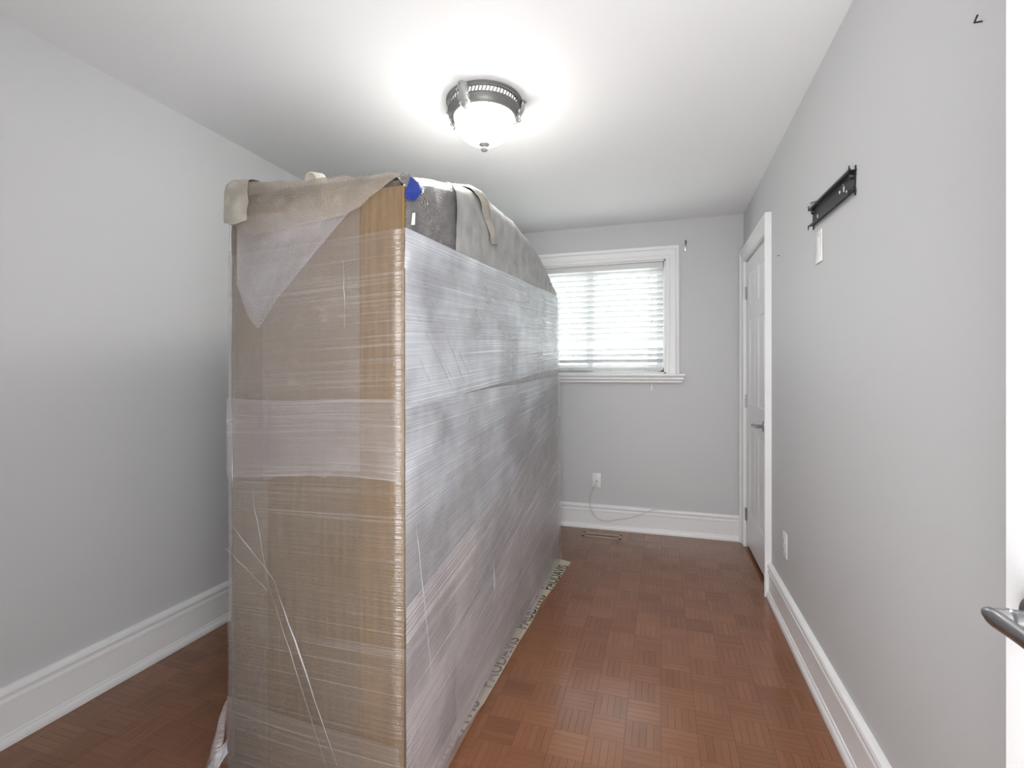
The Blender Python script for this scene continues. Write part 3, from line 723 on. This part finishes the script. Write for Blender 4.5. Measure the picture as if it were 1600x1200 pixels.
crease(lin((xrr, 1.22, 1.165), (xrr, 1.74, 1.155), 14), 0.002, True)
crease(lin((-0.842, yfr, 1.56), (-0.836, yfr, 1.37), 10), 0.0010)
crease(lin((-1.237, yfr, 1.68), (-1.236, yfr, 1.58), 8, 0.0008), 0.0013)  # specular glint at the left edge, drawn as a milky strip
crease(lin((-1.232, yfr, 1.04), (-1.231, yfr, 0.90), 8, 0.0008), 0.0013)  # second edge glint, also drawn as a bright strip
for k in range(10):
    z1_ = 0.10+k*0.055
    crease(lin((xrr+0.002, 1.19+0.05*k, z1_), (xrr+0.002, 3.2, z1_+0.32+0.03*k), 16, 0.003), 0.0016, True)
for k in range(7):
    z1_ = 1.21+k*0.055
    crease(lin((xrr-0.010, 1.65+0.08*(k % 3), z1_), (xrr-0.010, 3.2, z1_+0.07+0.012*k), 16, 0.003), 0.0018, True)
crease(lin((xrr, 1.85, 0.50), (xrr, 1.87, 0.32), 10, 0.004), 0.004, True)      # white scuff
# crumpled tail of film at the front left foot
def tail(u, v):
    a = -0.5*PI*u-0.15*u; z = 0.250*v+0.008*(1-v); e = (1-v)**0.8
    rad = 0.012+0.058*e*(1+0.28*math.sin(u*17+v*3)+0.15*nz(u, v, 0, 6))
    return (BX0+0.004+rad*math.cos(PI+0.25-u*1.75)*1.0, fy0-0.012+rad*math.sin(PI+0.25-u*-1.35)*0.9, z)
def tail(u, v):
    z = 0.008+0.245*v; e = (1-v)**0.75; ang = PI*0.80+u*PI*0.75
    rad = 0.014+0.052*e*(1+0.30*math.sin(u*15+v*4)+0.15*nz(u*2, v*2, 0, 3))
    return (BX0+0.006+rad*math.cos(ang), fy0-0.010+rad*math.sin(ang), z)
MB().grid(40, 16, tail, lambda u, v: (u*.3, v*.3)).build('film_tail', M_film_m, wf, 'all')
def tail2(u, v):
    z = 0.008+0.13*v*(1-0.3*u); e = (1-v)**0.8; ang = PI*0.95+u*PI*0.5
    rad = 0.016+0.070*e*(1+0.25*math.sin(u*11+v*3+1))
    return (BX0+0.012+rad*math.cos(ang), fy0-0.010+rad*math.sin(ang), z)
MB().grid(30, 12, tail2, lambda u, v: (u*.3, v*.3)).build('film_tail', M_film_b, wf, 'all')
# blue tape and white tape scrap
xq = BX1+0.013
def tape_pt(y, z, o=0): return (xq+o, y, z)
tp = [(1.2066, 1.789), (1.174, 1.733), (1.178, 1.724), (1.20, 1.719), (1.214, 1.727), (1.232, 1.731), (1.259, 1.765), (1.271, 1.780), (1.239, 1.785), (1.222, 1.786)]
MB().prism(tp, lambda p: tape_pt(p[0], p[1], 0.004*math.sin(p[1]*90)), lambda p: tape_pt(p[0], p[1], 0.0015+0.004*math.sin(p[1]*90))).build('blue_tape', M_tape, wf)
sp2 = [(1.168, 1.53), (1.172, 1.60), (1.180, 1.606), (1.19, 1.59), (1.2, 1.60), (1.196, 1.575), (1.206, 1.565), (1.188, 1.55), (1.182, 1.52)]
MB().prism(sp2, lambda p: tape_pt(p[0], p[1], 0.0), lambda p: tape_pt(p[0], p[1], 0.002)).build('tape_scrap', M_wtape, wf)
MB().prism([(1.205, 1.655), (1.212, 1.69), (1.225, 1.695), (1.222, 1.66)], lambda p: tape_pt(p[0], p[1], 0.0), lambda p: tape_pt(p[0], p[1], 0.002)).build('tape_scrap', M_wtape, wf)
# foam strip draped over the arch
def strip_(u, v):
    # v: from on top of the arch down the right face; u across
    wd = 0.125-0.060*max(0, v-0.35)/0.65
    y = 1.60+0.31*v**1.0+(u-0.5)*wd; Ht = arch(y)
    d = v*0.36; r = 0.03; t0 = 0.15
    if d < t0: p = Vector((BX1-r-(t0-d), y, Ht+0.014)); nn = Vector((0, 0, 1))
    else:
        a = min(PI/2, (d-t0)/r*0.8); rest_ = max(0, d-t0-r*PI/2/0.8)
        p = Vector((BX1-r+(r+0.014)*math.sin(a), y, Ht-r+(r+0.014)*math.cos(a)-rest_)); nn = Vector((math.sin(a), 0, math.cos(a)))
    q = 0.012*(1-(2*u-1)**2)+0.004*nz(p.x, p.y, p.z, 40, 2)+0.003*math.sin(v*23)
    return p+nn*q
MB().grid(10, 36, strip_, lambda u, v: (u*.08, v*.36)).build('foam_strip', M_foam_top, wf, 'all')

# small beige roll lying on top
ry = 1.335
roll = MB().lathe([(0, .006), (.019, .006), (.020, 0), (.025, 0), (.027, .003), (.027, .045), (.025, .048), (0, .048)], 0, 0, 32, 'y', 0).build('foam_roll', M_paper, None, True)
roll.location = (-1.098, ry, arch(ry)+0.041); roll.rotation_euler = (math.radians(14), 0, math.radians(-8))
tag(roll, 'small beige foam roll lying on top of the wrapped furniture', 'roll')

# ------------------------------------------------------------------ floor runner under the furniture, with printed lettering
edge = [(-.571, 3.197), (-.588, 2.95), (-.600, 2.786), (-.622, 2.588), (-.622, 2.351), (-.6325, 2.149), (-.634, 1.996), (-.6406, 1.731), (-.652, 1.661), (-.660, 1.55), (-.675, 1.40), (-.685, 1.25)]
run = thing('floor_runner', (-0.95, 2.2, 0.0005), 'beige canvas drop sheet with black lettering under the wrapped furniture', 'drop sheet')
poly = edge+[(-1.20, 1.25), (-1.20, 3.215), (-.640, 3.225)]
MB().prism(poly, lambda p: (p[0], p[1], 0.0006), lambda p: (p[0], p[1], 0.0032)).build('canvas', M_runner, run)
def text_mesh(s, size):
    cu = bpy.data.curves.new('lettering', 'FONT'); cu.body = s; cu.size = size; cu.offset = 0.0013; cu.extrude = 0.0002; cu.space_character = 1.0
    to = bpy.data.objects.new('tmp', cu); C.objects.link(to); bpy.context.view_layer.update()
    dg = bpy.context.evaluated_depsgraph_get(); me = bpy.data.meshes.new_from_object(to.evaluated_get(dg))
    bpy.data.objects.remove(to); me.materials.clear(); me.materials.append(M_ink); return me
tm = text_mesh('PAUDAVIS', 0.088)
wtx = max(v.co.x for v in tm.vertices)
for v in tm.vertices: v.co.x *= 0.385/wtx
for (yy, xx, an) in ((2.742, -.610, 4.5), (2.285, -.636, 2.0), (1.815, -.649, 1.4), (1.345, -.668, 1.4)):
    o = bpy.data.objects.new('lettering', tm); C.objects.link(o); attach(o, run)
    o.location = (xx+0.005, yy, 0.0036); o.rotation_euler = (0, 0, PI/2-math.radians(an))

# ------------------------------------------------------------------ small things on walls and floor
# TV mount on the right wall (built level about its own centre, hung slightly out of level)
tv = thing('tv_wall_mount', (XR, 2.01, 1.864), 'black metal television mount rail screwed to the right wall above the white plate', 'wall mount')
tvr = Matrix.Translation((XR, 2.01, 1.864)) @ Matrix.Rotation(math.radians(2.2), 4, 'X')
def tvpart(m, name, mat, smooth=False, parent=None):
    m.v = [tuple(tvr @ Vector(p)) for p in m.v]; return m.build(name, mat, parent or tv, smooth)
hy, hz_ = 0.224, 0.032; xw = -0.0005; pr = 0.017
tvpart(MB().box(xw-0.004, xw, -hy, hy, -hz_, hz_), 'back_plate', M_black)
for s_, nme in ((-1, 'lower_rail'), (1, 'upper_rail')):
    P = [(xw, s_*hz_), (xw-pr, s_*hz_), (xw-pr, s_*(hz_+0.006)), (xw-pr-0.002, s_*(hz_+0.006)), (xw-pr-0.002, s_*(hz_-0.002)), (xw, s_*(hz_-0.002))]
    tvpart(MB().prism(P, lambda p: (p[0], -hy-0.005, p[1]), lambda p: (p[0], hy+0.005, p[1])), nme, M_black)
    tvpart(MB().box(xw-0.0062, xw-0.0035, -hy+0.004, hy-0.004, s_*0.021-0.0016, s_*0.021+0.0016), 'stiffening_rib', M_black)
for yy in (-hy, hy-0.004):
    for s_ in (1, -1):
        a_, b_ = sorted((s_*(hz_-0.003), s_*(hz_+0.015)))
        tvpart(MB().box(xw-pr-0.0035, xw-pr-0.001, yy, yy+0.004, a_, b_), 'hook', M_black)
        tvpart(MB().box(xw-0.003, xw, yy, yy+0.004, a_, b_), 'wall_tab', M_black)
for yy, zz, hh in ((.155, -.010, .013), (-.130, .002, .018), (-.090, .004, .010), (-.155, -.017, .013), (-.122, .020, .005)):
    tvpart(MB().box(xw-0.0055, xw-0.003, yy-0.005, yy+0.005, zz-hh/2, zz+hh/2, .001), 'screw_slot', M_plate)
for yy, zz in ((.206, .020), (-.208, .018)):
    tvpart(MB().lathe([(0, -.010), (.008, -.009), (.010, -.004), (.010, 0), (0, 0)], xw-0.004, yy, 14, 'x', zz), 'bolt', M_black, True)
pin = tvpart(MB().tube([(xw-0.008, .095, .036), (xw-0.016, .16, .047), (xw-0.020, .195, .050)], .0018, 8), 'latch_pin', M_black)
tvpart(MB().tube([(xw-0.019, .178, .0485), (xw-0.024, .225, .052)], .0052, 10), 'latch_grip', M_nickel, True, pin)
# plates
def plate(name, label, cat, axis, u, z, w_, h_, screws=True):
    """axis 'x': on the right wall at y=u; axis 'y': on the back wall at x=u"""
    loc = (XR, u, z-h_/2) if axis == 'x' else (u, YB, z-h_/2)
    t = thing(name, loc, label, cat)
    if axis == 'x': MB().box(XR-0.0065, XR-0.0003, u-w_/2, u+w_/2, z-h_/2, z+h_/2, .003).build('cover_plate', M_plate, t, True)
    else: MB().box(u-w_/2, u+w_/2, YB-0.0065, YB-0.0003, z-h_/2, z+h_/2, .003).build('cover_plate', M_plate, t, True)
    return t
p1 = plate('wall_plate', 'white rectangular wall plate just below the black mount', 'wall plate', 'x', 2.155, 1.738, 0.076, 0.125)
MB().box(XR-0.0085, XR-0.006, 2.155-.017, 2.155+.017, 1.738-.033, 1.738+.033, .001).build('insert', M_plate, p1, True)
for dz in (-.048, .048): MB().lathe([(0, -.0078), (.003, -.0075), (.003, -.006), (0, -.006)], XR, 2.155, 10, 'x', 1.738+dz).build('screw', M_nickel, p1, True)
p2 = plate('power_outlet', 'white electrical outlet low on the right wall beside the closet door', 'outlet', 'x', 2.693, 0.403, 0.076, 0.122)
for dz in (-.02, .02):
    f = MB().box(XR-0.009, XR-0.006, 2.693-.017, 2.693+.017, 0.403+dz-.014, 0.403+dz+.014, .002).build('receptacle', M_plate, p2, True)
    for dy in (-.006, .006): MB().box(XR-0.0094, XR-0.0088, 2.693+dy-.001, 2.693+dy+.001, 0.403+dz-.004, 0.403+dz+.006).build('slot', M_dark, f)
MB().lathe([(0, -.0078), (.003, -.0075), (.003, -.006), (0, -.006)], XR, 2.693, 10, 'x', 0.403).build('screw', M_nickel, p2, True)
p3 = plate('cable_plate', 'white cable wall plate on the back wall above the baseboard, cable plugged in', 'wall plate', 'y', -0.501, 0.388, 0.070, 0.115)
MB().lathe([(.009, -.010), (.009, -.006), (.0055, -.006)], -0.497, YB, 6, 'y', 0.380).lathe([(0, -.018), (.0045, -.018), (.0045, -.006)], -0.497, YB, 12, 'y', 0.380).build('connector', M_nickel, p3)
for dz in (.042, -.042): MB().lathe([(0, -.0078), (.003, -.0075), (.003, -.006), (0, -.006)], -0.501, YB, 10, 'y', 0.388+dz).build('screw', M_nickel, p3, True)
def bez(P, n_=10):
    out = []; P = [Vector(p) for p in P]; Q = [P[0]]+P+[P[-1]]
    for i in range(1, len(Q)-2):
        for k in range(n_):
            t = k/n_; a, b_, c, d = Q[i-1], Q[i], Q[i+1], Q[i+2]
            out.append(0.5*((2*b_)+(c-a)*t+(2*a-5*b_+4*c-d)*t*t+(3*b_-a-3*c+d)*t**3))
    out.append(P[-1]); return out
cab = [(-0.497, YB-0.017, 0.380), (-0.497, YB-0.030, 0.377), (-0.515, YB-0.045, 0.335), (-0.545, YB-0.050, 0.265), (-0.545, YB-0.05, 0.18), (-0.500, YB-0.052, 0.105), (-0.42, YB-0.055, 0.076),
       (-0.32, YB-0.050, 0.098), (-0.22, YB-0.045, 0.118), (-0.12, YB-0.038, 0.165), (-0.04, YB-0.026, 0.196), (0.10, YB-0.010, 0.1985), (0.30, YB-0.008, 0.1985), (0.54, YB-0.008, 0.1985)]
cb = MB().tube(bez(cab), 0.0036, 8).build('coaxial_cable', M_cable, None, True)
tag(cb, 'thin white cable looping from the back wall plate over the baseboard', 'cable')
# floor vent
vt = thing('floor_vent', (-0.435, 3.795, 0), 'brown metal floor vent with black slots set near the back wall', 'vent')
vx0, vx1, vy0, vy1 = -0.585, -0.286, 3.748, 3.840
m = MB().box(vx0, vx1, vy0, vy0+0.024, 0.0006, 0.0035, .001).box(vx0, vx1, vy1-0.024, vy1, 0.0006, 0.0035, .001).box(vx0, vx0+0.022, vy0, vy1, 0.0006, 0.0035, .001).box(vx1-0.022, vx1, vy0, vy1, 0.0006, 0.0035, .001)
m.build('vent_frame', M_vent, vt, True)
MB().box(vx0+0.02, vx1-0.02, vy0+0.02, vy1-0.02, 0.0005, 0.0015).build('vent_well', M_dark, vt)
fin = MB().box(-0.0018, 0.0018, vy0+0.022-3.794, vy1-0.022-3.794, 0.0012, 0.0030).mesh('vent_fin', M_vent)
for k in range(17):
    o = bpy.data.objects.new('vent_fin', fin); C.objects.link(o); attach(o, vt); o.location = (vx0+0.030+k*(vx1-vx0-0.06)/16, 3.794, 0)
# curtain rod bracket beside the window
cbk = thing('curtain_bracket', (0.180, YB, 2.20), 'small metal curtain rod bracket on the back wall by the upper window corner', 'bracket')
MB().box(0.172, 0.188, YB-0.003, YB-0.0003, 2.195, 2.275, .001).build('bracket_plate', M_nickel, cbk, True)
MB().tube([(0.180, YB-0.002, 2.240), (0.180, YB-0.03, 2.238), (0.180, YB-0.062, 2.236)], .004, 8).build('bracket_arm', M_nickel, cbk, True)
MB().tube(bez([(0.180, YB-0.058, 2.262), (0.180, YB-0.054, 2.245), (0.180, YB-0.062, 2.232), (0.180, YB-0.076, 2.236), (0.180, YB-0.080, 2.252)], 6), .0035, 8).build('rod_cup', M_black, cbk, True)
# nails in the right wall
for (yy, zz, lab) in ((1.155, 1.918, 'small dark hook in the right wall near the ceiling by the open door'), (2.83, 1.86, 'tiny nail in the right wall beside the closet door casing')):
    m = MB().tube([(XR-0.0004, yy, zz), (XR-0.012, yy+0.002, zz+0.001), (XR-0.014, yy-0.012, zz+0.006)] if yy < 2 else [(XR-0.0004, yy, zz), (XR-0.008, yy, zz+0.001)], 0.0018, 8)
    tag(m.build('wall_hook' if yy < 2 else 'wall_nail', M_black, None, True), lab, 'hook' if yy < 2 else 'nail')
